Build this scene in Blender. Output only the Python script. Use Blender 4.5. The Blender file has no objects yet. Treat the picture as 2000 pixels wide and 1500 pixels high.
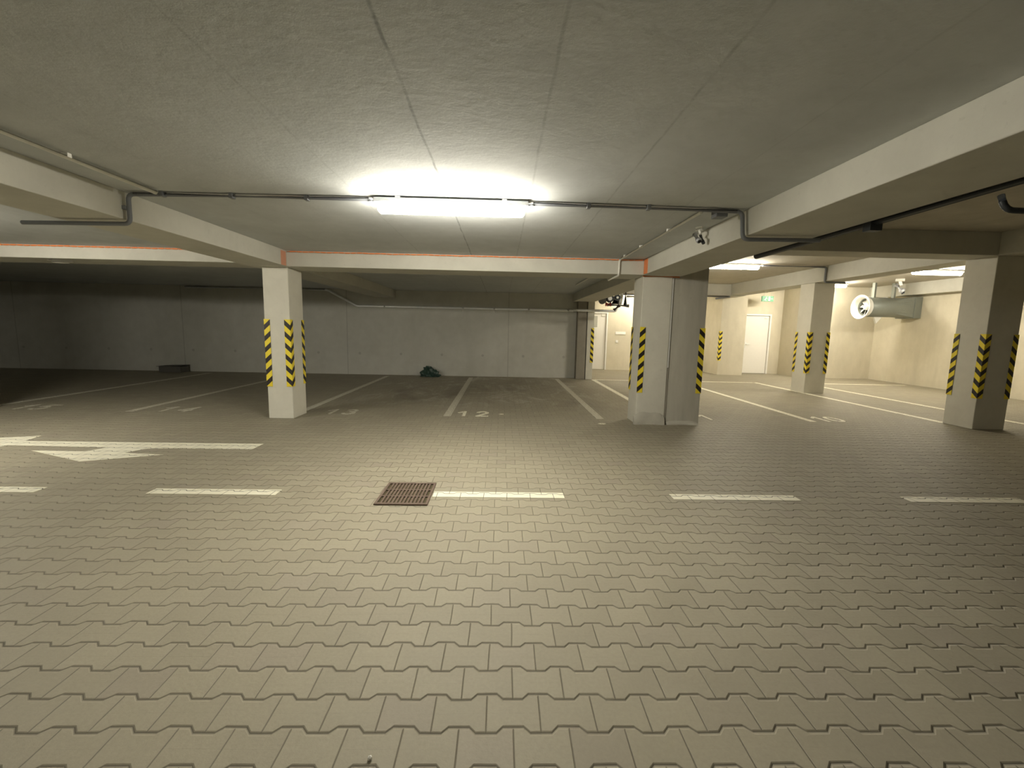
import bpy, bmesh, math, random
from mathutils import Vector, Matrix
random.seed(7)
S = bpy.context.scene
COL = S.collection
PI = math.pi

# ------------------------------------------------------------------ camera, world, exposure
FPX = 861.0                       # focal length in pixels of the 2000 px wide frame
P_, Y_, R_ = 0.12435, 0.0258, 0.02069
fwd = Vector((math.sin(Y_)*math.cos(P_), math.cos(Y_)*math.cos(P_), -math.sin(P_)))
rgt = Vector((math.cos(Y_), -math.sin(Y_), 0.0))
dwn = fwd.cross(rgt)
r2 = rgt*math.cos(R_) - dwn*math.sin(R_)
d2 = dwn*math.cos(R_) + rgt*math.sin(R_)
cam_d = bpy.data.cameras.new('camera'); cam_d.sensor_fit = 'HORIZONTAL'; cam_d.sensor_width = 36.0
cam_d.lens = FPX/2000.0*36.0; cam_d.clip_start = 0.02; cam_d.clip_end = 200
cam = bpy.data.objects.new('camera', cam_d); COL.objects.link(cam)
m3 = Matrix((r2, -d2, -fwd)).transposed()
cam.matrix_world = Matrix.Translation((0, 0, 1.42)) @ m3.to_4x4()
S.camera = cam
w = bpy.data.worlds.new('world'); S.world = w; w.use_nodes = True
w.node_tree.nodes['Background'].inputs[0].default_value = (0, 0, 0, 1)
S.view_settings.view_transform = 'Standard'; S.view_settings.look = 'None'
S.view_settings.gamma = 1.0; S.view_settings.use_curve_mapping = False
S.view_settings.exposure = 3.0
S.cycles.max_bounces = 10; S.cycles.diffuse_bounces = 7; S.cycles.glossy_bounces = 3
S.cycles.sample_clamp_indirect = 3.0
LAMP = 26.0                       # emission of the diffusers
LAMP_LEFT = 23.0
LAMP_RIGHT = 22.0
LAMP_REAR = 4.0
LAMP_PASSAGE = 15.0

# ------------------------------------------------------------------ material helpers
def new_mat(name):
    m = bpy.data.materials.new(name); m.use_nodes = True
    nt = m.node_tree; b = nt.nodes['Principled BSDF']
    return m, nt, b
def N(nt, t, **k):
    n = nt.nodes.new(t)
    for a, v in k.items(): setattr(n, a, v)
    return n
def plug(nt, n, i, v):
    if v is None: return
    if hasattr(v, 'node'): nt.links.new(v, n.inputs[i])
    else: n.inputs[i].default_value = v
def MT(nt, op, a, b=None, c=None, clamp=False):
    n = N(nt, 'ShaderNodeMath', operation=op, use_clamp=clamp)
    plug(nt, n, 0, a); plug(nt, n, 1, b); plug(nt, n, 2, c)
    return n.outputs[0]
def MIX(nt, f, a, b, mode='MIX'):
    n = N(nt, 'ShaderNodeMix', data_type='RGBA', blend_type=mode)
    plug(nt, n, 0, f); plug(nt, n, 6, a); plug(nt, n, 7, b)
    return n.outputs[2]
def NOISE(nt, vec, scale, detail=4, rough=0.6, dist=0.0):
    n = N(nt, 'ShaderNodeTexNoise'); n.inputs['Scale'].default_value = scale
    n.inputs['Detail'].default_value = detail; n.inputs['Roughness'].default_value = rough
    n.inputs['Distortion'].default_value = dist
    if vec is not None: nt.links.new(vec, n.inputs['Vector'])
    return n.outputs['Fac']
def RAMP(nt, f, lo, hi, a=0.0, b=1.0):
    n = N(nt, 'ShaderNodeMapRange'); plug(nt, n, 0, f)
    n.inputs[1].default_value = lo; n.inputs[2].default_value = hi
    n.inputs[3].default_value = a; n.inputs[4].default_value = b
    return n.outputs[0]
def rgb(r, g, b): return (r, g, b, 1.0)
def simple(name, col, rough=0.6, metal=0.0, vary=0.06, scale=14):
    m, nt, b = new_mat(name)
    g = N(nt, 'ShaderNodeNewGeometry')
    f = NOISE(nt, g.outputs['Position'], scale)
    c = MIX(nt, f, rgb(*[x*(1-vary) for x in col]), rgb(*[min(1, x*(1+vary)) for x in col]))
    nt.links.new(c, b.inputs['Base Color'])
    b.inputs['Roughness'].default_value = rough; b.inputs['Metallic'].default_value = metal
    return m
def concrete(name, c0, c1, stretch=(1, 1, 1), streak=0.0, seams=None, holes=False, bump=0.12):
    m, nt, b = new_mat(name)
    g = N(nt, 'ShaderNodeNewGeometry'); pos = g.outputs['Position']
    mp = N(nt, 'ShaderNodeMapping'); nt.links.new(pos, mp.inputs[0]); mp.inputs['Scale'].default_value = stretch
    big = NOISE(nt, mp.outputs[0], 0.9, 5, 0.62, 0.6)
    fine = NOISE(nt, pos, 22, 5, 0.7)
    mid = NOISE(nt, mp.outputs[0], 4.5, 4, 0.6, 0.3)
    f = MT(nt, 'ADD', MT(nt, 'MULTIPLY', big, 0.6), MT(nt, 'MULTIPLY', mid, 0.4))
    f = RAMP(nt, f, 0.32, 0.68)
    c = MIX(nt, f, rgb(*c0), rgb(*c1))
    pit = RAMP(nt, fine, 0.60, 0.75)
    c = MIX(nt, MT(nt, 'MULTIPLY', pit, 0.25), c, rgb(*[x*0.6 for x in c0]))
    sep = N(nt, 'ShaderNodeSeparateXYZ'); nt.links.new(pos, sep.inputs[0])
    if streak:
        mp2 = N(nt, 'ShaderNodeMapping'); nt.links.new(pos, mp2.inputs[0]); mp2.inputs['Scale'].default_value = (1.1, 1.1, 0.14)
        st = RAMP(nt, NOISE(nt, mp2.outputs[0], 1.3, 4, 0.55), 0.52, 0.72)
        c = MIX(nt, MT(nt, 'MULTIPLY', st, streak), c, rgb(*[x*0.62 for x in c0]))
    if seams:
        axis, places, width = seams
        wob = MT(nt, 'MULTIPLY', MT(nt, 'SUBTRACT', NOISE(nt, pos, 3, 3), 0.5), 0.03)
        for p, dark in places:
            d = MT(nt, 'ABSOLUTE', MT(nt, 'ADD', MT(nt, 'SUBTRACT', sep.outputs[axis], p), wob))
            k = RAMP(nt, d, width, width*0.3)
            k = MT(nt, 'MULTIPLY', k, RAMP(nt, NOISE(nt, pos, 6, 3), 0.35, 0.6, 0.3, 1.0), clamp=True)
            c = MIX(nt, MT(nt, 'MULTIPLY', k, dark, clamp=True), c, rgb(*[x*0.45 for x in c0]))
    if holes:
        fx = MT(nt, 'SUBTRACT', MT(nt, 'FRACT', MT(nt, 'DIVIDE', MT(nt, 'ADD', sep.outputs[0], 20.35), 1.2)), 0.5)
        dx = MT(nt, 'MULTIPLY', fx, 1.2)
        dz = MT(nt, 'SUBTRACT', sep.outputs[2], 0.62)
        dd = MT(nt, 'SQRT', MT(nt, 'ADD', MT(nt, 'MULTIPLY', dx, dx), MT(nt, 'MULTIPLY', dz, dz)))
        c = MIX(nt, MT(nt, 'MULTIPLY', RAMP(nt, dd, 0.045, 0.03), 0.35, clamp=True), c, rgb(*[x*0.4 for x in c0]))
        f2 = MT(nt, 'SUBTRACT', MT(nt, 'FRACT', MT(nt, 'DIVIDE', MT(nt, 'ADD', sep.outputs[0], 25.65), 4.7)), 0.5)
        c = MIX(nt, MT(nt, 'MULTIPLY', RAMP(nt, MT(nt, 'ABSOLUTE', f2), 0.004, 0.0015), 0.4, clamp=True), c, rgb(*[x*0.5 for x in c0]))
    nt.links.new(c, b.inputs['Base Color'])
    b.inputs['Roughness'].default_value = 0.88; b.inputs['Specular IOR Level'].default_value = 0.25
    bp = N(nt, 'ShaderNodeBump'); bp.inputs['Strength'].default_value = bump; bp.inputs['Distance'].default_value = 0.01
    nt.links.new(MT(nt, 'ADD', fine, mid), bp.inputs['Height']); nt.links.new(bp.outputs[0], b.inputs['Normal'])
    return m

# paving pattern: interlocking double-T pavers, 200 mm wide, rows every 141.4 mm
def paving(nt):
    g = N(nt, 'ShaderNodeNewGeometry'); pos = g.outputs['Position']
    wn = N(nt, 'ShaderNodeTexNoise'); wn.inputs['Scale'].default_value = 1.1; nt.links.new(pos, wn.inputs['Vector'])
    ws = N(nt, 'ShaderNodeSeparateXYZ'); nt.links.new(wn.outputs['Color'], ws.inputs[0])
    sep = N(nt, 'ShaderNodeSeparateXYZ'); nt.links.new(pos, sep.inputs[0])
    x = MT(nt, 'ADD', sep.outputs[0], MT(nt, 'MULTIPLY', MT(nt, 'SUBTRACT', ws.outputs[0], 0.5), 0.035))
    y = MT(nt, 'ADD', sep.outputs[1], MT(nt, 'MULTIPLY', MT(nt, 'SUBTRACT', ws.outputs[1], 0.5), 0.03))
    PX, PY, A = 0.198, 0.1414, 0.012/0.1414
    u = MT(nt, 'DIVIDE', MT(nt, 'SUBTRACT', x, UX0), PX)
    v = MT(nt, 'DIVIDE', MT(nt, 'SUBTRACT', y, 1.2650), PY)
    k = MT(nt, 'ROUND', v)
    t = MT(nt, 'FRACT', MT(nt, 'ADD', u, MT(nt, 'MULTIPLY', k, 0.5)))
    tri = MT(nt, 'SUBTRACT', MT(nt, 'MULTIPLY', MT(nt, 'ABSOLUTE', MT(nt, 'SUBTRACT', t, 0.5)), 4.0), 1.0)
    trap = MT(nt, 'MAXIMUM', MT(nt, 'MINIMUM', MT(nt, 'MULTIPLY', tri, 4.2), 1.0), -1.0)
    s = MT(nt, 'MULTIPLY', trap, -A)
    wv = MT(nt, 'SUBTRACT', MT(nt, 'SUBTRACT', v, k), s)
    row = MT(nt, 'SUBTRACT', MT(nt, 'ADD', k, MT(nt, 'GREATER_THAN', wv, 0.0)), 1.0)
    ju = MT(nt, 'ADD', u, MT(nt, 'MULTIPLY', row, 0.5))
    jf = MT(nt, 'FRACT', ju)
    dj = MT(nt, 'MULTIPLY', MT(nt, 'MINIMUM', jf, MT(nt, 'SUBTRACT', 1.0, jf)), PX)
    dz = MT(nt, 'MULTIPLY', MT(nt, 'ABSOLUTE', wv), PY)
    cid = N(nt, 'ShaderNodeCombineXYZ'); nt.links.new(MT(nt, 'FLOOR', ju), cid.inputs[0]); nt.links.new(row, cid.inputs[1])
    wn2 = N(nt, 'ShaderNodeTexWhiteNoise', noise_dimensions='2D'); nt.links.new(cid.outputs[0], wn2.inputs['Vector'])
    cham = MT(nt, 'MINIMUM', RAMP(nt, dj, 0.0, 0.004, 0.45, 1.0), RAMP(nt, dz, 0.0, 0.010))
    joint = MT(nt, 'MAXIMUM', RAMP(nt, dj, 0.0035, 0.001), RAMP(nt, dz, 0.0065, 0.0025), clamp=True)  # zigzag joints widened: dark of the unlit chamfers painted in with joint colour
    # each paver leans a hair its own way
    cs = N(nt, 'ShaderNodeSeparateColor'); nt.links.new(wn2.outputs['Color'], cs.inputs[0])
    lean = MT(nt, 'ADD', MT(nt, 'MULTIPLY', MT(nt, 'SUBTRACT', cs.outputs[0], 0.5), MT(nt, 'SUBTRACT', jf, 0.5)),
              MT(nt, 'MULTIPLY', MT(nt, 'SUBTRACT', cs.outputs[1], 0.5), wv))
    return pos, cham, joint, wn2.outputs['Value'], cs.outputs[2], lean
UX0 = -0.1277
def mat_floor():
    m, nt, b = new_mat('grey_interlocking_pavers')
    pos, cham, joint, rnd, rnd2, lean = paving(nt)
    c = MIX(nt, rnd, rgb(0.322, 0.293, 0.219), rgb(0.362, 0.331, 0.248))
    c = MIX(nt, RAMP(nt, rnd2, 0.88, 1.0, 0, 0.22), c, rgb(0.31, 0.26, 0.24))
    fine = NOISE(nt, pos, 60, 4, 0.7)
    c = MIX(nt, RAMP(nt, fine, 0.35, 0.7, 0.0, 0.22), c, rgb(0.20, 0.18, 0.15))
    big = RAMP(nt, NOISE(nt, pos, 0.55, 6, 0.6, 0.8), 0.40, 0.68)
    c = MIX(nt, MT(nt, 'MULTIPLY', big, 0.20), c, rgb(0.22, 0.20, 0.165))
    # pale dried-slurry scuffs in the bays by the back wall
    sep = N(nt, 'ShaderNodeSeparateXYZ'); nt.links.new(pos, sep.inputs[0])
    reg = MT(nt, 'MULTIPLY', RAMP(nt, sep.outputs[1], 7.6, 8.6), MT(nt, 'MULTIPLY', RAMP(nt, sep.outputs[0], -3.2, -2.2), RAMP(nt, sep.outputs[0], 2.6, 1.6)))
    mp = N(nt, 'ShaderNodeMapping'); nt.links.new(pos, mp.inputs[0]); mp.inputs['Scale'].default_value = (1.0, 0.45, 1.0)
    sc = RAMP(nt, NOISE(nt, mp.outputs[0], 1.7, 7, 0.68, 1.6), 0.50, 0.66)
    c = MIX(nt, MT(nt, 'MULTIPLY', MT(nt, 'MULTIPLY', sc, reg), 0.75), c, rgb(0.52, 0.50, 0.43))
    sd = RAMP(nt, NOISE(nt, mp.outputs[0], 0.9, 5, 0.6, 1.1), 0.52, 0.66)
    c = MIX(nt, MT(nt, 'MULTIPLY', MT(nt, 'MULTIPLY', sd, reg), 0.40), c, rgb(0.15, 0.125, 0.10))
    c = MIX(nt, MT(nt, 'MULTIPLY', joint, 0.7), c, rgb(0.13, 0.115, 0.085))
    nt.links.new(c, b.inputs['Base Color'])
    b.inputs['Roughness'].default_value = 0.62; b.inputs['Specular IOR Level'].default_value = 0.35
    h = MT(nt, 'ADD', MT(nt, 'MULTIPLY', cham, 0.0045), MT(nt, 'MULTIPLY', lean, 0.006))
    h = MT(nt, 'ADD', h, MT(nt, 'MULTIPLY', fine, 0.0012))
    bp = N(nt, 'ShaderNodeBump'); bp.inputs['Strength'].default_value = 1.0; bp.inputs['Distance'].default_value = 1.0
    nt.links.new(h, bp.inputs['Height']); nt.links.new(bp.outputs[0], b.inputs['Normal'])
    return m
def mat_paint(name, col, wear=0.25):
    m, nt, b = new_mat(name)
    pos, cham, joint, rnd, rnd2, lean = paving(nt)
    f = NOISE(nt, pos, 9, 5, 0.7)
    c = MIX(nt, RAMP(nt, f, 0.45, 0.75, 0, wear), rgb(*col), rgb(0.40, 0.37, 0.30))
    c = MIX(nt, MT(nt, 'MULTIPLY', joint, 0.95), c, rgb(0.13, 0.11, 0.08))
    nt.links.new(c, b.inputs['Base Color']); b.inputs['Roughness'].default_value = 0.55
    h = MT(nt, 'ADD', MT(nt, 'MULTIPLY', cham, 0.003), MT(nt, 'MULTIPLY', lean, 0.003))
    bp = N(nt, 'ShaderNodeBump'); bp.inputs['Strength'].default_value = 1.0; bp.inputs['Distance'].default_value = 1.0
    nt.links.new(h, bp.inputs['Height']); nt.links.new(bp.outputs[0], b.inputs['Normal'])
    return m
def mat_emit(name, col, s):
    m, nt, b = new_mat(name)
    b.inputs['Base Color'].default_value = rgb(0.8, 0.8, 0.8)
    b.inputs['Emission Color'].default_value = rgb(*col); b.inputs['Emission Strength'].default_value = s
    return m
def mat_stripe():
    m, nt, b = new_mat('yellow_black_hazard_stripe')
    uv = N(nt, 'ShaderNodeUVMap'); sep = N(nt, 'ShaderNodeSeparateXYZ'); nt.links.new(uv.outputs[0], sep.inputs[0])
    t = MT(nt, 'DIVIDE', MT(nt, 'SUBTRACT', sep.outputs[1], MT(nt, 'MULTIPLY', sep.outputs[0], 0.95)), 0.1667)
    t = MT(nt, 'FRACT', MT(nt, 'ADD', t, 0.23))
    k = MT(nt, 'MULTIPLY', MT(nt, 'GREATER_THAN', t, 0.25), MT(nt, 'LESS_THAN', t, 0.72))
    g = N(nt, 'ShaderNodeNewGeometry')
    y = MIX(nt, NOISE(nt, g.outputs['Position'], 8), rgb(0.80, 0.62, 0.03), rgb(0.92, 0.76, 0.06))
    c = MIX(nt, k, y, rgb(0.025, 0.02, 0.02))
    nt.links.new(c, b.inputs['Base Color']); b.inputs['Roughness'].default_value = 0.45
    return m

M = dict(
    floor=mat_floor(),
    paint=mat_paint('white_lane_paint', (0.86, 0.83, 0.68), 0.12),
    line=mat_paint('worn_bay_line_paint', (0.62, 0.60, 0.50), 0.5),
    ceil=concrete('ceiling_concrete', (0.47, 0.49, 0.485), (0.58, 0.60, 0.595), seams=(0, [(-6.1, .3), (-4.9, .3), (-2.35, .12), (-1.17, .22), (-0.45, .75), (0.20, .35), (0.84, .35), (1.5, .15)], 0.010), bump=0.16),
    ceil2=concrete('right_hall_ceiling_concrete', (0.44, 0.41, 0.34), (0.56, 0.53, 0.45), seams=(0, [(4.2, .3), (5.4, .3), (6.6, .3), (9.0, .3), (10.2, .3)], 0.012), bump=0.10),
    wall=concrete('back_wall_concrete', (0.56, 0.555, 0.50), (0.66, 0.655, 0.60), streak=0.15, holes=True),
    wall2=concrete('right_hall_wall_concrete', (0.58, 0.535, 0.415), (0.70, 0.65, 0.52), stretch=(1, 1, 0.6), streak=0.30),
    beam=concrete('beam_concrete', (0.50, 0.49, 0.43), (0.60, 0.59, 0.52)),
    column=concrete('column_concrete', (0.60, 0.58, 0.50), (0.70, 0.68, 0.59)),
    column_b=concrete('older_column_concrete', (0.40, 0.38, 0.32), (0.58, 0.56, 0.48), stretch=(1.6, 1.6, 0.3), streak=0.3),
    mortar=concrete('rough_mortar', (0.42, 0.40, 0.34), (0.58, 0.56, 0.48), bump=0.5),
    dark_col=concrete('dark_joint_column_concrete', (0.27, 0.25, 0.21), (0.36, 0.33, 0.27), streak=0.3),
    stripe=mat_stripe(),
    steel=simple('galvanised_steel', (0.90, 0.91, 0.90), 0.30, 0.2),
    fan_grey=simple('fan_grey_steel', (0.27, 0.29, 0.26), 0.45, 0.35),
    conduit=simple('grey_conduit_plastic', (0.20, 0.21, 0.23), 0.5),
    conduit_lt=simple('pale_conduit_plastic', (0.80, 0.79, 0.72), 0.4),
    dark=simple('black_pipe_plastic', (0.03, 0.035, 0.04), 0.5),
    housing=simple('grey_lamp_housing', (0.42, 0.43, 0.45), 0.5),
    white=simple('white_enamel', (0.80, 0.79, 0.74), 0.4, vary=0.03),
    door=simple('white_door_paint', (0.80, 0.78, 0.73), 0.45, vary=0.03),
    frame=simple('white_door_frame_paint', (0.84, 0.83, 0.78), 0.4, vary=0.02),
    grille=simple('grey_door_panel', (0.45, 0.45, 0.40), 0.5),
    iron=simple('rusty_cast_iron', (0.16, 0.115, 0.09), 0.65, 0.3, 0.35, 30),
    pit=simple('painted_pit_shade', (0.06, 0.05, 0.02), 0.9),  # near-black colour paints in the shade between the grate bars
    orange=simple('orange_cable_plastic', (0.80, 0.25, 0.08), 0.5),
    tape=simple('orange_paint_mark', (0.62, 0.30, 0.19), 0.7),
    red=simple('red_valve_paint', (0.55, 0.09, 0.07), 0.4),
    seal=simple('white_sealant_strip', (0.68, 0.68, 0.64), 0.5),
    green=simple('dark_green_plastic_sheet', (0.035, 0.07, 0.055), 0.35),
    box=simple('dark_grey_cardboard', (0.13, 0.125, 0.11), 0.8),
    sign=simple('green_sign_plastic', (0.05, 0.28, 0.12), 0.4),
    glass=simple('dark_lens', (0.02, 0.02, 0.025), 0.15),
    main=mat_emit('lit_diffuser_main', (1.0, 0.94, 0.80), LAMP),
    left=mat_emit('lit_diffuser_left_bay', (1.0, 0.94, 0.80), LAMP_LEFT),
    rear=mat_emit('lit_diffuser_rear', (1.0, 0.94, 0.80), LAMP_REAR),
    passage=mat_emit('lit_diffuser_passage', (1.0, 0.92, 0.76), LAMP_PASSAGE),
    right=mat_emit('lit_diffuser_right_hall', (1.0, 0.92, 0.76), LAMP_RIGHT),
)

# ------------------------------------------------------------------ mesh helpers
def box(bm, x0, x1, y0, y1, z0, z1):
    vs = [bm.verts.new((x, y, z)) for z in (z0, z1) for y in (y0, y1) for x in (x0, x1)]
    for f in ((0, 2, 3, 1), (4, 5, 7, 6), (0, 1, 5, 4), (2, 6, 7, 3), (0, 4, 6, 2), (1, 3, 7, 5)):
        bm.faces.new([vs[i] for i in f])
def obox(bm, c, ax, ay, az):
    c = Vector(c); vs = []
    for k in (-1, 1):
        for j in (-1, 1):
            for i in (-1, 1): vs.append(bm.verts.new(c + Vector(ax)*i + Vector(ay)*j + Vector(az)*k))
    for f in ((0, 2, 3, 1), (4, 5, 7, 6), (0, 1, 5, 4), (2, 6, 7, 3), (0, 4, 6, 2), (1, 3, 7, 5)):
        bm.faces.new([vs[i] for i in f])
def basis(d):
    d = Vector(d).normalized(); a = Vector((0, 0, 1)) if abs(d.z) < 0.9 else Vector((1, 0, 0))
    u = d.cross(a).normalized(); return u, u.cross(d).normalized()
def tube(bm, pts, r, n=12, cap=True):
    pts = [Vector(p) for p in pts]; rings = []
    for i, p in enumerate(pts):
        if i == 0: d = pts[1]-pts[0]
        elif i == len(pts)-1: d = pts[-1]-pts[-2]
        else: d = (pts[i]-pts[i-1]).normalized() + (pts[i+1]-pts[i]).normalized()
        if i == 0: u, v = basis(d)
        else:
            dn = d.normalized(); u = (u - dn*u.dot(dn)).normalized(); v = dn.cross(u)
        rr = r[i] if isinstance(r, (list, tuple)) else r
        rings.append([bm.verts.new(p + (u*math.cos(2*PI*k/n) + v*math.sin(2*PI*k/n))*rr) for k in range(n)])
    for a, b in zip(rings, rings[1:]):
        for k in range(n): bm.faces.new((a[k], a[(k+1) % n], b[(k+1) % n], b[k]))
    if cap:
        bm.faces.new(rings[0][::-1]); bm.faces.new(rings[-1])
def fillet(pts, r=0.04, n=5):
    pts = [Vector(p) for p in pts]; out = [pts[0]]
    for a, b, c in zip(pts, pts[1:], pts[2:]):
        d1 = (a-b).normalized(); d2 = (c-b).normalized()
        p0 = b+d1*r; p1 = b+d2*r
        for i in range(n+1):
            t = i/n; out.append(p0*(1-t)**2 + b*2*t*(1-t) + p1*t*t)
    out.append(pts[-1]); return out
def prism(bm, poly, z0, z1):
    lo = [bm.verts.new((x, y, z0)) for x, y in poly]; hi = [bm.verts.new((x, y, z1)) for x, y in poly]
    n = len(poly); bm.faces.new(hi); bm.faces.new(lo[::-1])
    for i in range(n): bm.faces.new((lo[i], lo[(i+1) % n], hi[(i+1) % n], hi[i]))
def obj(name, bm, mat, parent=None, bevel=0.0, smooth=False, origin=None):
    bmesh.ops.recalc_face_normals(bm, faces=bm.faces)
    me = bpy.data.meshes.new(name)
    if origin is not None: bmesh.ops.translate(bm, verts=bm.verts, vec=-Vector(origin))
    bm.to_mesh(me); bm.free()
    if isinstance(mat, str): mat = M[mat]
    me.materials.append(mat)
    o = bpy.data.objects.new(name, me); COL.objects.link(o)
    if origin is not None: o.location = origin
    if smooth:
        for p in me.polygons: p.use_smooth = True
        md = o.modifiers.new('edge', 'EDGE_SPLIT'); md.split_angle = 0.7
    if bevel:
        md = o.modifiers.new('bevel', 'BEVEL'); md.width = bevel; md.segments = 2; md.limit_method = 'ANGLE'
    if parent is not None: o.parent = parent
    return o
def tag(o, label, cat, group=None, kind=None):
    o['label'] = label; o['category'] = cat
    if group: o['group'] = group
    if kind: o['kind'] = kind
    return o
def thing(name, label, cat, loc, group=None, rz=0.0):
    o = bpy.data.objects.new(name, None); o.empty_display_size = 0.1; COL.objects.link(o)
    o.location = loc; o.rotation_euler = (0, 0, rz)
    return tag(o, label, cat, group)
def struct(name, bm, mat, label=None, **k):
    o = obj(name, bm, mat, **k); o['kind'] = 'structure'
    if label: o['label'] = label
    return o
def B(*boxes):
    bm = bmesh.new()
    for b in boxes: box(bm, *b)
    return bm

# ------------------------------------------------------------------ levels
ZC, ZB = 2.46, 2.24               # near hall: slab and beam soffit
ZC2, ZB2 = 3.00, 2.66             # right hall: slab and beam soffit
YF, YBK = 6.52, 7.10              # cross beams and columns
YW = 13.05                        # back wall

# ------------------------------------------------------------------ setting
struct('floor', B((-18, 13, -9, 17, -0.2, 0.0)), 'floor', 'grey interlocking paver floor of the garage')
struct('ceiling', B((-18, 2.655, -9, 17, ZC, 3.3), (2.655, 13, -9, 17, ZC2, 3.3)), 'ceil', 'concrete slab ceiling, lower on the left and higher on the right')
bpy.data.objects['ceiling'].data.materials.append(M['ceil2'])
for p in bpy.data.objects['ceiling'].data.polygons:
    if p.center.x > 2.66 and p.center.x < 12.9: p.material_index = 1
struct('wall_back', B((-18, 2.19, YW, YW+0.3, 0, ZC)), 'wall', 'long grey concrete wall behind the parking bays')
struct('wall_left', B((-18.3, -18, -9, YW, 0, 3.3)), 'wall')
struct('wall_front', B((-18, 13, -9.3, -9, 0, 3.3)), 'wall')
struct('wall_right', B((12.3, 12.6, -9, 14.7, 0, ZC2)), 'wall2', 'stained pale concrete wall at the right end')
struct('wall_fan_bay', B((9.95, 12.3, 14.40, 14.7, 0, ZC2)), 'wall2', 'pale concrete wall behind the jet fan')
struct('wall_lobby_side', B((9.95, 10.25, 14.7, 15.6, 0, ZC2)), 'wall2')
struct('wall_far', B((8.28, 8.62, 15.60, 15.9, 0, ZC2), (9.58, 9.95, 15.60, 15.9, 0, ZC2), (8.62, 9.58, 15.60, 15.9, 2.12, ZC2)), 'wall2', 'pale concrete wall around the right white door')
struct('wall_corner_block', B((7.42, 8.28, 14.90, 15.9, 0, ZC2), (7.42, 7.6, 15.9, 16.4, 0, ZC2)), 'wall2', 'pale concrete wall block left of the right white door')
struct('wall_passage', B((3.86, 7.42, 16.10, 16.4, 0, ZC2), (2.5, 2.9, 16.10, 16.4, 0, ZC2), (2.9, 3.86, 16.10, 16.4, 2.10, ZC2)), 'wall2', 'pale concrete wall around the far middle white door')
struct('wall_passage_side', B((2.25, 2.5, YW+0.3, 16.4, 0, ZC)), 'wall2')

# ------------------------------------------------------------------ beams
def beam(name, label, boxes, mat='beam', group=None):
    o = obj(name, B(*boxes), mat, bevel=0.006); return tag(o, label, 'beam', group)
beam('concrete_beam', 'pale concrete ceiling beam running away above the left striped column', [(-3.65, -3.08, -9, YW, ZB, ZC)])
beam('concrete_beam', 'big pale concrete ceiling beam running from the top right corner to the twin column', [(2.05, 2.64, -9, YW, ZB, ZC)])
beam('concrete_beam', 'concrete cross beam spanning between left column and twin column behind the main lamp', [(-3.08, 2.05, YF, YBK, ZB, ZC)])
beam('concrete_beam', 'concrete cross beam at the far left carrying a bright orange cable', [(-18, -3.65, YF, YBK, ZB+0.035, ZC)])
beam('concrete_beam', 'concrete cross beam from the twin column to the far right column', [(3.09, 7.42, 6.62, 7.07, ZB2, ZC2)])
beam('concrete_beam', 'pale beam running back over the two right striped columns', [(7.42, 7.93, -9, 14.40, ZB2, ZC2)])
beam('concrete_beam', 'pale cross beam in front of the wall left of the right white door', [(3.09, 7.93, 14.40, 14.90, ZB2-0.02, ZC2)])
beam('concrete_beam', 'pale beam along the top of the stained right wall', [(12.0, 12.3, -9, 14.40, ZB2-0.01, ZC2)])
beam('concrete_beam', 'higher concrete beam resting on the right half of the twin column', [(2.66, 3.09, -9, 16.1, ZB2, ZC2)])
beam('concrete_beam', 'cross beam right of the far right striped column', [(7.93, 12.0, 6.62, 7.07, ZB2, ZC2)])

# ------------------------------------------------------------------ columns with striped corner guards
def guard(parent, x, y, sx, sy, z0=0.49, h=1.0, wdt=0.085, side=True):
    """L-shaped guard on the corner at (x, y); faces run along -sx in x and -sy in y"""
    bm = bmesh.new(); uvl = bm.loops.layers.uv.new('UVMap'); e = 0.005
    cx, cy = x+sx*e, y+sy*e
    def quad(pts, us, zs):
        f = bm.faces.new([bm.verts.new(p) for p in pts])
        for l, uu, zz in zip(f.loops, us, zs): l[uvl].uv = (uu, zz)
    z1 = z0+h
    quad([(cx, cy, z0), (cx-sx*wdt, cy, z0), (cx-sx*wdt, cy, z1), (cx, cy, z1)], [0, wdt, wdt, 0], [0, 0, h, h])
    if side: quad([(cx, cy, z0), (cx, cy-sy*wdt, z0), (cx, cy-sy*wdt, z1), (cx, cy, z1)], [0, wdt, wdt, 0], [0, 0, h, h])
    me_o = obj('corner_guard', bm, 'stripe', parent)
    md = me_o.modifiers.new('thick', 'SOLIDIFY'); md.thickness = 0.004; md.offset = 0
    me_o['label'] = 'yellow and black striped corner guard'
    return me_o
def column(label, x0, x1, y0, y1, top, corners, mat='column', name='concrete_column', flat=()):
    t = thing(name, label, 'column', ((x0+x1)/2, (y0+y1)/2, 0))
    o = obj('shaft', B((x0, x1, y0, y1, 0, top)), mat, bevel=0.008); par(o, t)
    for sx, sy in corners:
        par(guard(None, x1 if sx > 0 else x0, y1 if sy > 0 else y0, sx, sy, side=(sx, sy) not in flat), t)
    return t
def par(o, t):
    o.parent = t; o.matrix_parent_inverse = Matrix.Translation(-Vector(t.location)) if t.rotation_euler.z == 0 else (Matrix.Translation(t.location) @ t.rotation_euler.to_matrix().to_4x4()).inverted()
    return o
ALL = [(-1, -1), (1, -1), (-1, 1), (1, 1)]
c1 = column('square pale column with striped corners left of the middle, beside bay 13', -3.50, -3.13, 6.65, 7.10, ZB, ALL)
column('pale column edge at the far left border of the photo', -8.42, -8.03, 6.65, 7.15, ZB, ALL)
c2a = column('left half of the grey twin column, with mortar bulge at its foot', 2.09, 2.535, 6.65, 7.08, ZB, [(-1, -1), (-1, 1)], flat=[(-1, -1)])
c2b = column('right half of the grey twin column, under the right hall beam', 2.565, 3.085, 6.67, 7.08, ZB2, [(1, -1), (1, 1)], 'column_b', flat=[(1, -1)])
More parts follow.
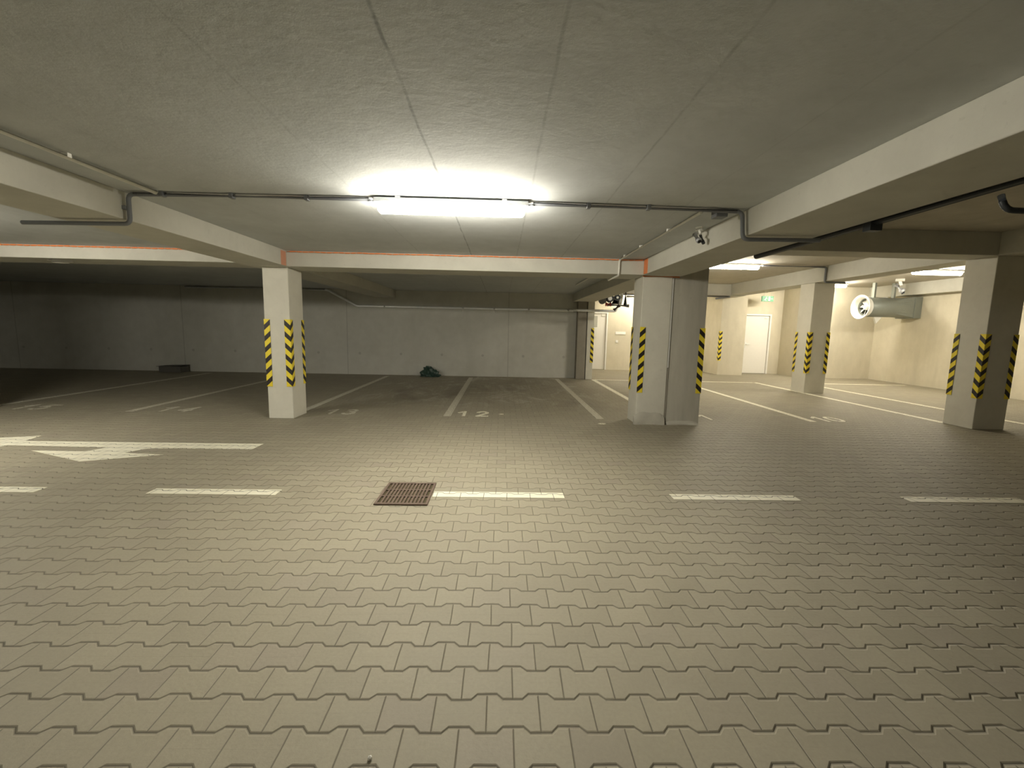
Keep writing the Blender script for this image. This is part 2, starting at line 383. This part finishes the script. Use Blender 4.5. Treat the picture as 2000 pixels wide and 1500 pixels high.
column('small striped column in front of the right white door', 7.44, 7.94, 10.55, 11.05, ZB2, ALL)
column('large shaded striped column near the right border', 7.42, 7.93, 6.62, 7.09, ZB2, ALL)
column('narrow dark grey column at the right end of the back wall', 2.19, 2.45, 12.80, 13.30, ZC, [], 'dark_col')
column('narrow pale column with stripes beside the far middle white door', 2.47, 2.665, 12.78, 13.35, ZC2, [(1, -1)])
# striped guard on the wall corner
g = guard(None, 7.42, 14.90, -1, -1); g.name = 'corner_guard'; tag(g, 'striped guard on the bright wall corner left of the right white door', 'corner guard')
# mortar bulge and joint on the twin column
bm = bmesh.new()
nseg = 14
def bulge(bm, x0, x1, yf, h, d):
    rows = []
    for j in range(6):
        t = j/5; ring = []
        for i in range(nseg+1):
            s = i/nseg; xx = x0+(x1-x0)*s
            hh = h*(0.55+0.45*math.sin(PI*min(1, max(0, s*0.9+0.05)))) * (1+0.1*math.sin(9*s))
            dd = d*(1-t**2.2)*(0.75+0.25*math.sin(7*s+1))
            ring.append(bm.verts.new((xx, yf-dd-0.002*(1-t), hh*t)))
        rows.append(ring)
    for a, b in zip(rows, rows[1:]):
        for i in range(nseg): bm.faces.new((a[i], a[i+1], b[i+1], b[i]))
    back = [bm.verts.new((r[i].co.x, yf+0.02, r[i].co.z)) for r in (rows[0], rows[-1]) for i in (0, nseg)]
    bm.faces.new([r[0] for r in rows] + [back[2], back[0]])
    bm.faces.new([r[-1] for r in rows][::-1] + [back[1], back[3]])
bulge(bm, 2.06, 2.53, 6.65, 0.20, 0.05)
par(obj('mortar_fillet', bm, 'mortar', smooth=True), c2a)
bm = bmesh.new(); bulge(bm, 2.57, 3.06, 6.67, 0.06, 0.06); par(obj('mortar_fillet', bm, 'mortar', smooth=True), c2b)
par(obj('joint_strip', B((2.537, 2.563, 6.66, 6.70, 0.0, ZB)), 'dark_col'), c2b)
o = par(obj('sealant_strip', B((2.540, 2.558, 6.650, 6.662, 0.88, 2.22)), 'seal', bevel=0.003), c2b); o['label'] = 'white sealant strip in the joint'

# ------------------------------------------------------------------ orange marks on the beams
tag(obj('paint_mark', B((-3.080, -3.076, 6.36, 6.50, ZB+0.004, ZC-0.02)), 'tape'), 'faded orange vertical mark on the beam above the left striped column', 'paint mark')
tag(obj('paint_mark', B((2.044, 2.050, 6.35, 6.50, ZB+0.004, ZC-0.01)), 'orange'), 'orange vertical mark on the beam above the twin column', 'paint mark')

# ------------------------------------------------------------------ lamps
def lamp(label, x0, x1, y, zc, mat, group=None):
    L = x1-x0
    t = thing('batten_lamp', label, 'lamp', ((x0+x1)/2, y, zc), group)
    bm = bmesh.new(); box(bm, -L/2-0.03, L/2+0.03, -0.048, 0.048, -0.050, -0.010)
    h = obj('housing', bm, 'housing', t, bevel=0.008)
    bm = bmesh.new(); n = 14; ends = []
    for x in (-L/2, -L/2+0.02, L/2-0.02, L/2):
        k = 0.75 if abs(x) > L/2-0.01 else 1.0
        ends.append([bm.verts.new((x, 0.045*k*math.copysign(abs(math.cos(PI+PI*i/n))**0.7, math.cos(PI+PI*i/n)), -0.050+0.080*k*math.sin(PI+PI*i/n))) for i in range(n+1)])
    for a, b in zip(ends, ends[1:]):
        for i in range(n): bm.faces.new((a[i], a[i+1], b[i+1], b[i]))
    bm.faces.new(ends[0]); bm.faces.new(ends[-1][::-1])
    d = obj('diffuser', bm, mat, t, smooth=True); d['label'] = 'glowing white diffuser'
    for s in (-1, 1):
        bm = bmesh.new(); tube(bm, [(s*(L/2+0.03), 0, -0.034), (s*(L/2+0.07), 0, -0.034)], 0.016)
        obj('cable_gland', bm, 'conduit', t)
        bm = B((s*L*0.36-0.02, s*L*0.36+0.02, -0.05, 0.05, -0.014, 0.0)); obj('mounting_clip', bm, 'steel', t)
    return t
lamp('bright batten lamp on the ceiling in the middle of the photo', -1.02, 0.17, 3.76, ZC, 'main')
lamp('batten lamp in the left bay out of view, lighting the left ceiling', -6.6, -5.4, 3.8, ZC, 'left')
lamp('batten lamp behind the viewer on the middle ceiling', -2.6, -1.4, -2.6, ZC, 'rear')
lamp('batten lamp behind the viewer in the left bay', -7.1, -5.9, -3.0, ZC, 'rear')
lamp('lit batten lamp right of the twin column, partly behind the big beam', 4.62, 5.82, 10.15, ZC2, 'right')
lamp('batten lamp in the bright passage behind the twin column', 4.4, 5.6, 15.3, ZC2, 'passage')
lamp('short-looking lit lamp just right of the small striped column', 9.25, 10.42, 13.40, ZC2, 'right')
lamp('lit batten lamp left of the large right striped column', 9.55, 10.72, 10.30, ZC2, 'right')

# ------------------------------------------------------------------ conduits and cables
def pipe(name, label, pts, r, mat, cat='conduit', fil=0.05, clips=None):
    t = thing(name, label, cat, pts[0])
    bm = bmesh.new(); tube(bm, fillet(pts, fil) if len(pts) > 2 else pts, r)
    par(obj('pipe' if cat != 'cable' else 'cable_run', bm, mat, smooth=True), t)
    for c, s in (clips or []):
        bm = bmesh.new(); obox(bm, c, (s[0]/2, 0, 0), (0, s[1]/2, 0), (0, 0, s[2]/2))
        par(obj('clip', bm, mat, bevel=0.002), t)
    return t
yc = 3.80
pipe('cable_conduit', 'grey conduit from the main lamp left, dropping around the left beam',
     [(-1.09, yc-0.04, 2.438), (-3.04, yc, 2.438), (-3.04, yc, 2.205), (-3.95, yc+0.05, 2.205)], 0.017, 'conduit', clips=[((x, yc-0.02, 2.44), (0.03, 0.05, 0.04)) for x in (-1.6, -2.2, -2.75)] + [((-3.065, yc, 2.33), (0.03, 0.05, 0.03))])
pipe('cable_conduit', 'grey conduit from the main lamp right, dropping around the big right beam',
     [(0.24, yc-0.04, 2.438), (2.01, yc+0.02, 2.438), (2.01, yc-0.02, 2.205), (2.64, yc-0.06, 2.205)], 0.017, 'conduit', clips=[((x, yc-0.02, 2.44), (0.03, 0.05, 0.04)) for x in (0.7, 1.2)])
pipe('cable_conduit', 'thin pale conduit running back along the ceiling beside the left beam',
     [(-2.76, -1.0, 2.436), (-2.76, 3.72, 2.436)], 0.017, 'conduit_lt', clips=[((-2.76, y, 2.45), (0.04, 0.03, 0.03)) for y in (1.0, 2.0, 3.0)])
pipe('cable_conduit', 'thin pale conduit running back beside the big right beam and over the cross beam',
     [(1.68, 3.86, 2.44), (1.68, 6.49, 2.44), (1.68, 6.49, 2.22), (1.68, 7.14, 2.22), (1.68, 7.14, 2.43), (1.68, 10.2, 2.44)], 0.014, 'conduit_lt', clips=[((1.68, y, 2.45), (0.04, 0.03, 0.03)) for y in (4.6, 5.5, 6.2)])
tag(obj('junction_box', B((1.80, 1.90, 3.84, 3.94, 2.40, 2.459)), 'conduit', bevel=0.006), 'small grey junction box on the ceiling by the big right beam', 'junction box')
def wavy(x0, x1, y, z, n, a):
    return [(x0+(x1-x0)*i/n, y, z+a*math.sin(i*1.7)+a*0.5*math.sin(i*0.63)) for i in range(n+1)]
pipe('orange_cable', 'thin orange cable along the cross beam behind the main lamp', wavy(-3.05, 2.02, 6.49, 2.440, 60, 0.003), 0.008, 'orange', 'cable')
pipe('orange_cable', 'bright orange cable along the far left cross beam', wavy(-12.0, -3.70, 6.505, 2.442, 90, 0.002), 0.010, 'orange', 'cable')
for o in bpy.data.objects['orange_cable.001'].children: pass
pipe('orange_cable', 'short orange cable under the beam in front of the twin column', [(2.07, 6.60, ZB-0.008), (2.62, 6.62, ZB-0.008)], 0.010, 'orange', 'cable')
# dark pipe beside the big beam
pipe('black_pipe', 'thick black pipe hanging along the outer side of the big right beam',
     [(2.69, -2.0, 2.238), (2.69, 4.75, 2.238)], 0.031, 'dark', 'pipe', clips=[((2.69, 3.27, 2.225), (0.09, 0.07, 0.09))])
pipe('black_conduit', 'black bent conduit dropping from the black pipe at the right border',
     [(2.72, 2.46, 2.20), (2.72, 2.43, 2.115), (3.6, 2.42, 2.10)], 0.016, 'dark', 'conduit')
# galvanised pipe on the back wall
t = pipe('steel_pipe', 'shiny galvanised pipe along the back wall with a slanted step',
     [(-9.0, 12.97, 2.41), (-5.02, 12.97, 2.42), (-4.18, 12.97, 1.985), (2.10, 12.97, 1.985), (2.14, 12.73, 1.985), (3.25, 12.73, 1.985), (3.40, 12.73, 2.30)], 0.036, 'steel', 'pipe', 0.04)
for x in (-3.4, -1.15, -0.25, 0.75, 1.9):
    bm = bmesh.new(); tube(bm, [(x, 12.97, 1.985), (x+0.05, 12.97, 1.985)], 0.042)
    par(obj('pipe_coupling', bm, 'steel', smooth=True), t)
for x in (-1.15, -0.25, 0.65):
    bm = bmesh.new(); tube(bm, [(x+0.02, 12.95, 1.96), (x+0.02, 12.95, 1.90)], 0.016); tube(bm, [(x+0.02, 12.95, 1.90), (x+0.02, 12.95, 1.885)], 0.03)
    par(obj('sprinkler_head', bm, 'white'), t)
# conduits over the right-hand beams
pipe('cable_conduit', 'dark conduit from the right hall lamp to the beam over the small striped column',
     [(5.9, 10.14, 2.965), (7.39, 10.16, 2.965), (7.39, 10.16, 2.63), (7.9, 10.2, 2.63)], 0.022, 'conduit')
pipe('cable_conduit', 'dark conduit from the lamp left of the large right column to its beam',
     [(10.8, 10.30, 2.965), (11.9, 10.30, 2.965)], 0.02, 'conduit')
pipe('cable_conduit', 'thin grey conduit under the far cross beam left of the right white door',
     [(3.3, 14.36, 2.60), (7.38, 14.36, 2.60), (7.38, 15.3, 2.60)], 0.03, 'conduit')

# pipe and valve cluster
t = thing('valve_assembly', 'cluster of dark and silver pipes with a red valve left of the twin column', 'pipework', (3.1, 12.0, 2.1))
def P(name, pts, r, mat, lab=None, n=14):
    bm = bmesh.new(); tube(bm, pts, r, n); o = par(obj(name, bm, mat, smooth=True), t)
    if lab: o['label'] = lab
    return o
P('insulated_pipe', [(2.85, 11.8, 2.28), (2.85, 12.7, 2.28)], 0.11, 'dark', 'black insulated pipe end')
P('hanger_rod', [(2.85, 12.3, 2.33), (2.85, 12.3, 2.662)], 0.012, 'steel')
P('hanger_rod', [(3.05, 12.3, 2.33), (3.05, 12.3, 2.662)], 0.012, 'steel')
P('pipe_end', [(2.85, 11.77, 2.27), (2.85, 11.80, 2.27)], 0.055, 'steel', 'silver pipe end')
P('insulated_pipe', [(3.05, 11.8, 2.30), (3.05, 12.7, 2.30)], 0.085, 'dark')
P('pipe_end', [(3.05, 11.77, 2.30), (3.05, 11.80, 2.30)], 0.03, 'steel', 'silver pipe end')
P('slanted_pipe', [(3.16, 11.9, 2.15), (3.27, 12.2, 2.44)], 0.04, 'steel', 'silver slanted pipe')
P('manifold', [(3.14, 12.25, 2.16), (3.14, 12.25, 2.60)], 0.13, 'dark', 'dark pipe manifold')
P('black_post', [(3.32, 12.0, 2.10), (3.32, 12.0, 2.665)], 0.05, 'dark')
P('cross_pipe', [(2.83, 12.0, 2.12), (3.42, 12.0, 2.10)], 0.045, 'conduit')
P('valve', [(2.78, 11.95, 2.13), (2.92, 11.95, 2.13)], 0.06, 'red', 'red valve body')
P('drain_elbow', [(3.16, 11.98, 2.10), (3.02, 11.98, 1.98)], 0.05, 'box')
P('bright_duct', [(3.38, 12.1, 2.36), (4.5, 12.1, 2.36)], 0.03, 'white', 'white thin pipe')

# ------------------------------------------------------------------ security camera by the big beam
def cam_unit(label, loc, rz, s=1.0):
    t = thing('security_camera', label, 'camera', loc, rz=rz)
    bm = bmesh.new(); tube(bm, [(0, 0, 0), (0, 0, -0.035*s)], 0.05*s, 18); obj('mount_base', bm, 'white', t, smooth=True)
    bm = bmesh.new(); tube(bm, [(0, 0, -0.03*s), (0, -0.02*s, -0.09*s)], 0.018*s); obj('arm', bm, 'white', t)
    bm = bmesh.new(); tube(bm, [(-0.035*s, 0.04*s, -0.08*s), (-0.03*s, -0.03*s, -0.16*s), (-0.03*s, -0.05*s, -0.18*s)], [0.032*s, 0.036*s, 0.030*s], 16)
    b = obj('camera_body', bm, 'housing', t, smooth=True)
    bm = bmesh.new(); tube(bm, [(-0.03*s, -0.05*s, -0.18*s), (-0.03*s, -0.055*s, -0.187*s)], 0.022*s, 14); obj('lens', bm, 'glass', b)
    bm = bmesh.new(); tube(bm, [(0.04*s, 0.02*s, -0.09*s), (0.035*s, -0.03*s, -0.17*s), (0.035*s, -0.05*s, -0.20*s)], [0.018*s, 0.022*s, 0.02*s], 14)
    obj('spot_body', bm, 'dark', t, smooth=True)
    return t
cam_unit('small pale twin spotlight camera hanging beside the big right beam', (1.95, 4.50, ZC), 0.3, 0.8)
cam_unit('small white camera on the ceiling above the jet fan', (10.9, 12.1, ZC2), 0.8, 2.0)
def smoke(label, loc, r=0.06):
    t = thing('smoke_detector', label, 'detector', loc)
    bm = bmesh.new(); tube(bm, [(0, 0, 0), (0, 0, -0.015)], r, 20); obj('base', bm, 'white', t, smooth=True)
    bm = bmesh.new(); tube(bm, [(0, 0, -0.015), (0, 0, -0.035), (0, 0, -0.045)], [r*0.85, r*0.7, r*0.35], 20); obj('head', bm, 'white', t, smooth=True)
smoke('round white detector under the far left cross beam', (-6.42, 6.72, ZB+0.035), 0.14)
smoke('round pale detector under the far beam near the green exit sign', (7.7, 12.9, ZB2))

# ------------------------------------------------------------------ exit sign
t = thing('exit_sign', 'small green exit sign hanging near the right white door', 'sign', (9.0, 15.0, 2.62))
bm = B((-0.20, 0.20, -0.02, 0.02, -0.10, 0.08)); obj('sign_plate', bm, 'sign', t, bevel=0.004)['label'] = 'green plate'
for x in (-0.12, 0.12):
    bm = bmesh.new(); tube(bm, [(x, 0, 0.07), (x, 0, 0.37)], 0.006); obj('hanger', bm, 'white', t)
bm = bmesh.new()      # running figure and door pictogram
def q2(a, b, wd):
    a = Vector((a[0], -0.023, a[1])); b = Vector((b[0], -0.023, b[1])); d = (b-a).normalized(); s = Vector((-d.z, 0, d.x))*wd
    f = [bm.verts.new(p) for p in (a-s, b-s, b+s, a+s)]; bm.faces.new(f)
q2((-0.06, 0.02), (-0.09, -0.03), 0.012); q2((-0.09, -0.03), (-0.06, -0.075), 0.008); q2((-0.09, -0.03), (-0.13, -0.06), 0.008)
q2((-0.06, 0.015), (-0.02, -0.01), 0.007); q2((-0.055, 0.035), (-0.04, 0.055), 0.014); q2((0.05, -0.08), (0.05, 0.06), 0.03)
q2((0.10, -0.01), (0.17, -0.01), 0.008)
obj('pictogram', bm, 'white', t)

# ------------------------------------------------------------------ doors
def door(name, label, x0, x1, yw, h, panel, hand):
    t = bpy.data.objects.new(name, None); COL.objects.link(t); t.location = ((x0+x1)/2, yw, 0); t['kind'] = 'structure'; t['label'] = label
    W = (x1-x0)/2; f = 0.055
    bm = B((-W, -W+f, 0.0, 0.16, 0, h), (W-f, W, 0.0, 0.16, 0, h), (-W+f, W-f, 0.0, 0.16, h-f, h)); obj('door_frame', bm, 'frame', t, bevel=0.004)
    lf = obj('door_leaf', B((-W+f+0.006, W-f-0.006, 0.05, 0.11, 0.01, h-f-0.006)), 'door', t, bevel=0.005)
    if panel:
        for z0, z1, c in ((1.55, 1.95, 'grille'), (1.16, 1.54, 'conduit_lt')):
            obj('door_panel', B((-0.30, 0.10, 0.035, 0.05, z0, z1)), c, lf, bevel=0.003)
    hx = hand*(W-f-0.06)
    bm = B((hx-0.02, hx+0.02, 0.038, 0.05, 0.92, 1.12)); hd = obj('handle_plate', bm, 'steel', lf, bevel=0.003)
    bm = bmesh.new(); tube(bm, fillet([(hx, 0.04, 1.05), (hx, -0.01, 1.05), (hx-hand*0.13, -0.01, 1.05)], 0.02), 0.011); obj('handle', bm, 'steel', lf, smooth=True)
    obj('door_closer', B((-hand*(W-f-0.05)-0.12 if hand < 0 else -hand*(W-f-0.05), -hand*(W-f-0.05) if hand < 0 else -hand*(W-f-0.05)+0.12, 0.02, 0.05, h-f-0.10, h-f-0.05)), 'conduit_lt', lf, bevel=0.003)
    return t
door('door_1', 'white door with grey panel seen between the back wall and the twin column', 2.9, 3.86, 16.10, 2.10, True, -1)
door('door_2', 'plain white door with steel handle in the right background', 8.62, 9.58, 15.60, 2.12, False, -1)
tag(obj('wall_sign', B((4.15, 4.52, 16.085, 16.10, 1.30, 1.40)), 'white', bevel=0.003), 'small pale plate on the wall right of the far middle door', 'sign')
tag(obj('light_switch', B((4.17, 4.26, 16.085, 16.10, 1.00, 1.09)), 'white', bevel=0.003), 'small white switch on the wall right of the far middle door', 'switch')

# ------------------------------------------------------------------ jet fan
FX, FY, FZ = 10.72, 13.12, 2.28
t = thing('jet_fan', 'grey jet fan with a white inlet ring mounted at the right wall', 'fan', (FX, FY, FZ))
def lathe(bm, prof, n=40):
    rings = [[bm.verts.new((x, r*math.cos(2*PI*k/n), r*math.sin(2*PI*k/n))) for k in range(n)] for x, r in prof]
    for a, b in zip(rings, rings[1:]):
        for k in range(n): bm.faces.new((a[k], a[(k+1) % n], b[(k+1) % n], b[k]))
bm = bmesh.new(); lathe(bm, [(0.16, 0.255), (0.08, 0.262), (0.02, 0.285), (-0.02, 0.325), (-0.03, 0.350), (-0.015, 0.362), (0.01, 0.355), (0.05, 0.31), (0.12, 0.282), (0.17, 0.280)])
obj('inlet_ring', bm, 'white', t, smooth=True)['label'] = 'white bell-shaped inlet ring'
bm = bmesh.new(); lathe(bm, [(0.12, 0.255), (0.9, 0.255), (0.9, 0.285), (0.16, 0.285), (0.12, 0.255)]); obj('casing', bm, 'fan_grey', t, smooth=True)
bm = bmesh.new()
n = 40; a = []; b2 = []
for k in range(n):
    th = 2*PI*k/n; c, s = math.cos(th), math.sin(th); m_ = max(abs(c), abs(s))
    a.append(bm.verts.new((0.85, 0.285*c, 0.285*s))); b2.append(bm.verts.new((1.40, 0.29*c/m_, 0.29*s/m_)))
for k in range(n): bm.faces.new((a[k], a[(k+1) % n], b2[(k+1) % n], b2[k]))
obj('outlet_duct', bm, 'fan_grey', t)
obj('flange', B((1.36, 1.575, -0.31, 0.31, -0.31, 0.31)), 'fan_grey', t, bevel=0.006)
bm = bmesh.new(); lathe(bm, [(0.10, 0.002), (0.11, 0.05), (0.16, 0.085), (0.40, 0.09), (0.40, 0.002)], 24); hub = obj('hub', bm, 'white', t, smooth=True)
for k in range(9):
    th = 2*PI*k/9+0.2; bm = bmesh.new()
    rad = Vector((0, math.cos(th), math.sin(th))); tan = Vector((0, -math.sin(th), math.cos(th)))
    p = []
    for r, wdt, tw in ((0.08, 0.030, 0.9), (0.16, 0.042, 0.7), (0.245, 0.050, 0.5)):
        d = (Vector((1, 0, 0))*math.sin(tw) + tan*math.cos(tw))*wdt; c = rad*r + Vector((0.2, 0, 0))
        nn = d.cross(rad).normalized()*0.003
        p.append([bm.verts.new(c+q) for q in (-d-nn, d-nn, d+nn, -d+nn)])
    for A_, B_ in zip(p, p[1:]):
        for i in range(4): bm.faces.new((A_[i], A_[(i+1) % 4], B_[(i+1) % 4], B_[i]))
    bm.faces.new(p[0]); bm.faces.new(p[-1][::-1])
    obj('blade', bm, 'white', t)
bm = bmesh.new(); tube(bm, [(0.2, 0.05, 0.30), (0.82, 0.05, 0.30)], 0.02); obj('lifting_rail', bm, 'white', t)
for x in (0.35, 0.95):
    obj('hanger_bracket', B((x-0.03, x+0.03, -0.05, 0.05, 0.28, 0.72)), 'fan_grey', t, bevel=0.004)
bm = bmesh.new()
vs = [bm.verts.new(p) for p in ((0.42, -0.03, -0.28), (0.66, -0.03, -0.28), (0.50, -0.03, -0.48), (0.42, 0.03, -0.28), (0.66, 0.03, -0.28), (0.50, 0.03, -0.48))]
bm.faces.new(vs[:3]); bm.faces.new(vs[3:][::-1])
for i, j in ((0, 1), (1, 2), (2, 0)): bm.faces.new((vs[i], vs[i+3], vs[j+3], vs[j]))
obj('support_foot', bm, 'white', t)

# ------------------------------------------------------------------ floor marks
def poly(name, label, cat, pts, mat='paint', group=None, h=0.003):
    bm = bmesh.new(); prism(bm, pts, 0.0005, h); cx = sum(p[0] for p in pts)/len(pts); cy = sum(p[1] for p in pts)/len(pts)
    return tag(obj(name, bm, mat, origin=(cx, cy, 0)), label, cat, group)
def rect(x0, x1, y0, y1): return [(x0, y0), (x1, y0), (x1, y1), (x0, y1)]
DL = ['white lane dash cut by the left border of the photo', 'white lane dash left of the drain grate', 'white lane dash touching the right side of the drain grate',
      'white lane dash in front of the twin column', 'white lane dash nearest the right border']
for (x0, x1), lb in zip(((-4.98, -3.84), (-2.93, -1.87), (-0.56, 0.56), (1.50, 2.61), (3.58, 4.66)), DL):
    poly('lane_dash', lb, 'road marking', rect(x0, x1, 3.585, 3.705), 'paint', 'white lane dashes across the foreground')
arrow = [(-2.81, 5.185), (-2.81, 4.945), (-3.66, 4.945), (-3.96, 4.915), (-4.065, 4.74), (-3.607, 4.69), (-4.237, 4.42), (-5.09, 4.785), (-4.513, 4.775), (-4.405, 4.945),
         (-5.55, 4.985), (-5.60, 4.70), (-6.60, 5.08), (-5.62, 5.42), (-5.55, 5.165)]
poly('direction_arrow', 'white painted arrow pointing left with a second head towards the viewer', 'road marking', arrow)
LW = 0.06
for lb, x, y0, y1 in (('worn white bay line starting at the left column', -3.26, 7.30, 12.68), ('broad white bay line in the centre, beside the painted twelve', -0.86, 7.02, 12.68),
                      ('white bay line slanting towards the foot of the twin column', 1.62, 6.98, 12.72), ('white bay line running behind the twin column to the narrow column', 2.69, 7.10, 12.70),
                      ('crisp white bay line with its near end beside the painted ten', 5.17, 7.02, 12.70), ('white bay line passing the small striped column', 7.46, 7.12, 12.70),
                      ('faint bay line ending just before the digits one and four', -5.87, 7.00, 12.68), ('dim white bay line at the far left by number 15', -8.26, 7.30, 12.68),
                      ('white bay line behind the large right column', 8.87, 7.05, 12.60)):
    poly('bay_line', lb, 'road marking', rect(x-LW, x+LW, y0, y1), 'line' if x < 2 else 'paint', None)
poly('bay_line', 'white line across the ends of bays 10 and 11', 'road marking', rect(2.75, 7.40, 12.64, 12.74), 'paint', None)
poly('bay_line', 'white cross line under the jet fan', 'road marking', rect(8.94, 12.0, 12.64, 12.74), 'paint', None)
def number(ch, x, y, label, hgt=0.38, wd=0.17):
    """painted digit from bars of paint"""
    k = 0.055; bm = bmesh.new(); H2 = hgt; W = wd
    cnt = [0]
    def pl(pts):
        for a, b in zip(pts, pts[1:]):
            cnt[0] += 1; zt = 0.003 + 0.00012*cnt[0]
            a = Vector((a[0]*W, a[1]*H2, 0)); b = Vector((b[0]*W, b[1]*H2, 0)); d = (b-a).normalized(); s = Vector((-d.y, d.x, 0))*k/2; a = a-d*k*0.3; b = b+d*k*0.3
            lo = [bm.verts.new(p+Vector((0, 0, 0.0005))) for p in (a-s, b-s, b+s, a+s)]; hi = [bm.verts.new(p+Vector((0, 0, zt))) for p in (a-s, b-s, b+s, a+s)]
            bm.faces.new(hi); bm.faces.new(lo[::-1])
            for i in range(4): bm.faces.new((lo[i], lo[(i+1) % 4], hi[(i+1) % 4], hi[i]))
    arc = lambda cx, cy, rx, ry, a0, a1, n=9: [(cx+rx*math.cos(a0+(a1-a0)*i/n), cy+ry*math.sin(a0+(a1-a0)*i/n)) for i in range(n+1)]
    if ch == '1': pl([(0.05, 0.72), (0.6, 1.0), (0.6, 0.0)])
    if ch == '0': pl(arc(0.5, 0.5, 0.5, 0.5, 0, 2*PI, 16))
    if ch == '2': pl(arc(0.5, 0.74, 0.45, 0.26, PI*0.95, -0.35) + [(0.0, 0.0), (1.0, 0.0)])
    if ch == '3': pl(arc(0.45, 0.76, 0.42, 0.24, PI*0.85, -PI/2)); pl(arc(0.45, 0.27, 0.47, 0.27, PI/2, -PI*0.85))
    if ch == '4': pl([(0.8, 0.0), (0.8, 1.0), (0.0, 0.3), (1.05, 0.3)])
    if ch == '5': pl([(0.95, 1.0), (0.15, 1.0), (0.1, 0.55)] + arc(0.45, 0.32, 0.48, 0.32, PI*0.6, -PI*0.8))
    o = obj('bay_number', bm, 'line' if x < -1.0 else 'paint'); o.location = (x, y, 0)
    return tag(o, label, 'bay number')
NW = {'15': 'in the dim bay at the far left border', '14': 'in the bay left of the left column', '13': 'on the floor right beside the left column',
      '12': 'in the middle bay right of the centre line', '11': 'right behind the twin column', '10': 'in the bay before the small striped column'}
DW = {'5': 'painted digit five', '4': 'painted digit four', '3': 'painted digit three', '2': 'painted digit two', '1': 'right-hand painted digit one', '0': 'painted digit zero'}
for a, b, xa, xb, lbl in (('1', '5', -7.80, -7.50, '15'), ('1', '4', -5.52, -5.20, '14'), ('1', '3', -2.86, -2.56, '13'), ('1', '2', -0.70, -0.38, '12'),
                          ('1', '1', 3.08, 3.38, '11'), ('1', '0', 5.36, 5.60, '10')):
    number(a, xa, 7.06, 'left-hand painted digit one ' + NW[lbl])
    number(b, xb, 7.06, DW[b] + ' ' + NW[lbl])
def blot(label, x, y, r):
    poly('paint_spot', label, 'paint spot', [(x+r*math.cos(i*PI/6)*(1+0.25*math.sin(i*2.3)), y+0.8*r*math.sin(i*PI/6)) for i in range(12)], 'paint')
blot('small white paint spot in front of the line right of number 12', 1.57, 6.62, 0.055)
blot('tiny pale paint spot right of number 12', 0.02, 7.25, 0.04)
# tiny litter
for (x, y, s, lb) in ((-0.41, 1.30, 0.008, 'tiny white crumb on the pavers at the bottom of the photo'),):
    bm = bmesh.new(); bmesh.ops.create_icosphere(bm, subdivisions=1, radius=s); o = obj('crumb', bm, 'white'); o.location = (x, y, s*0.8); tag(o, lb, 'crumb')

# ------------------------------------------------------------------ drain grate
t = thing('drain_grate', 'rectangular rusty drain grate in the pavers beside a lane dash', 'drain grate', (-0.785, 3.645, 0))
W, D = 0.215, 0.25
obj('pit_shade_plate', B((-W+0.01, W-0.01, -D+0.01, D-0.01, 0.0005, 0.002)), 'pit', t)  # flat plate on the pavers; its dark colour stands for the shaded pit
obj('frame', B((-W, W, -D, -D+0.03, 0.0005, 0.014), (-W, W, D-0.03, D, 0.0005, 0.014), (-W, -W+0.022, -D+0.03, D-0.03, 0.0005, 0.014), (W-0.022, W, -D+0.03, D-0.03, 0.0005, 0.014)), 'iron', t, bevel=0.002)
yy = [-D+0.03 + (2*D-0.06)*k/3 for k in range(4)]
for k in (1, 2): obj('cross_bar', B((-W+0.022, W-0.022, yy[k]-0.012, yy[k]+0.012, 0.002, 0.013)), 'iron', t, bevel=0.002)
nb = 13
for k in range(1, nb):
    x = -W+0.022 + (2*W-0.044)*k/nb
    obj('bar', B((x-0.0085, x+0.0085, -D+0.03, D-0.03, 0.002, 0.0125)), 'iron', t, bevel=0.002)

# ------------------------------------------------------------------ things by the back wall
bm = bmesh.new(); bmesh.ops.create_icosphere(bm, subdivisions=4, radius=1.0)
rr = random.Random(3); ph = [rr.uniform(0, 6) for _ in range(12)]
for v in bm.verts:
    n = v.co.normalized()
    k = 1+0.16*math.sin(7*n.x+ph[0])*math.cos(6*n.y+ph[1])+0.12*math.sin(13*n.z+ph[2]+5*n.x)+0.08*math.sin(19*n.x+11*n.y+ph[3])
    v.co = Vector((n.x*0.27*k, n.y*0.17*k, max(-0.02, n.z*0.17*k+0.12*max(0, 0.6-n.x)*max(0, n.z))))
    v.co.x += 0.03*v.co.z
zmin = min(v.co.z for v in bm.verts)
for v in bm.verts: v.co.z -= zmin
o = obj('plastic_sheet', bm, 'green', smooth=True); o.location = (-2.04, 12.78, 0.001); tag(o, 'crumpled dark green plastic sheet on the floor against the back wall', 'plastic sheet')
t = thing('cardboard_box', 'low dark box on the floor against the dim left back wall', 'box', (-9.35, 12.80, 0))
obj('carton', B((-0.30, 0.30, -0.18, 0.18, 0.001, 0.17)), 'box', t, bevel=0.004)
bm = bmesh.new(); obox(bm, (-0.02, -0.0, 0.183), (0.33, 0, 0.012), (0, 0.20, 0), (0, 0, 0.005)); obj('lid', bm, 'box', t)
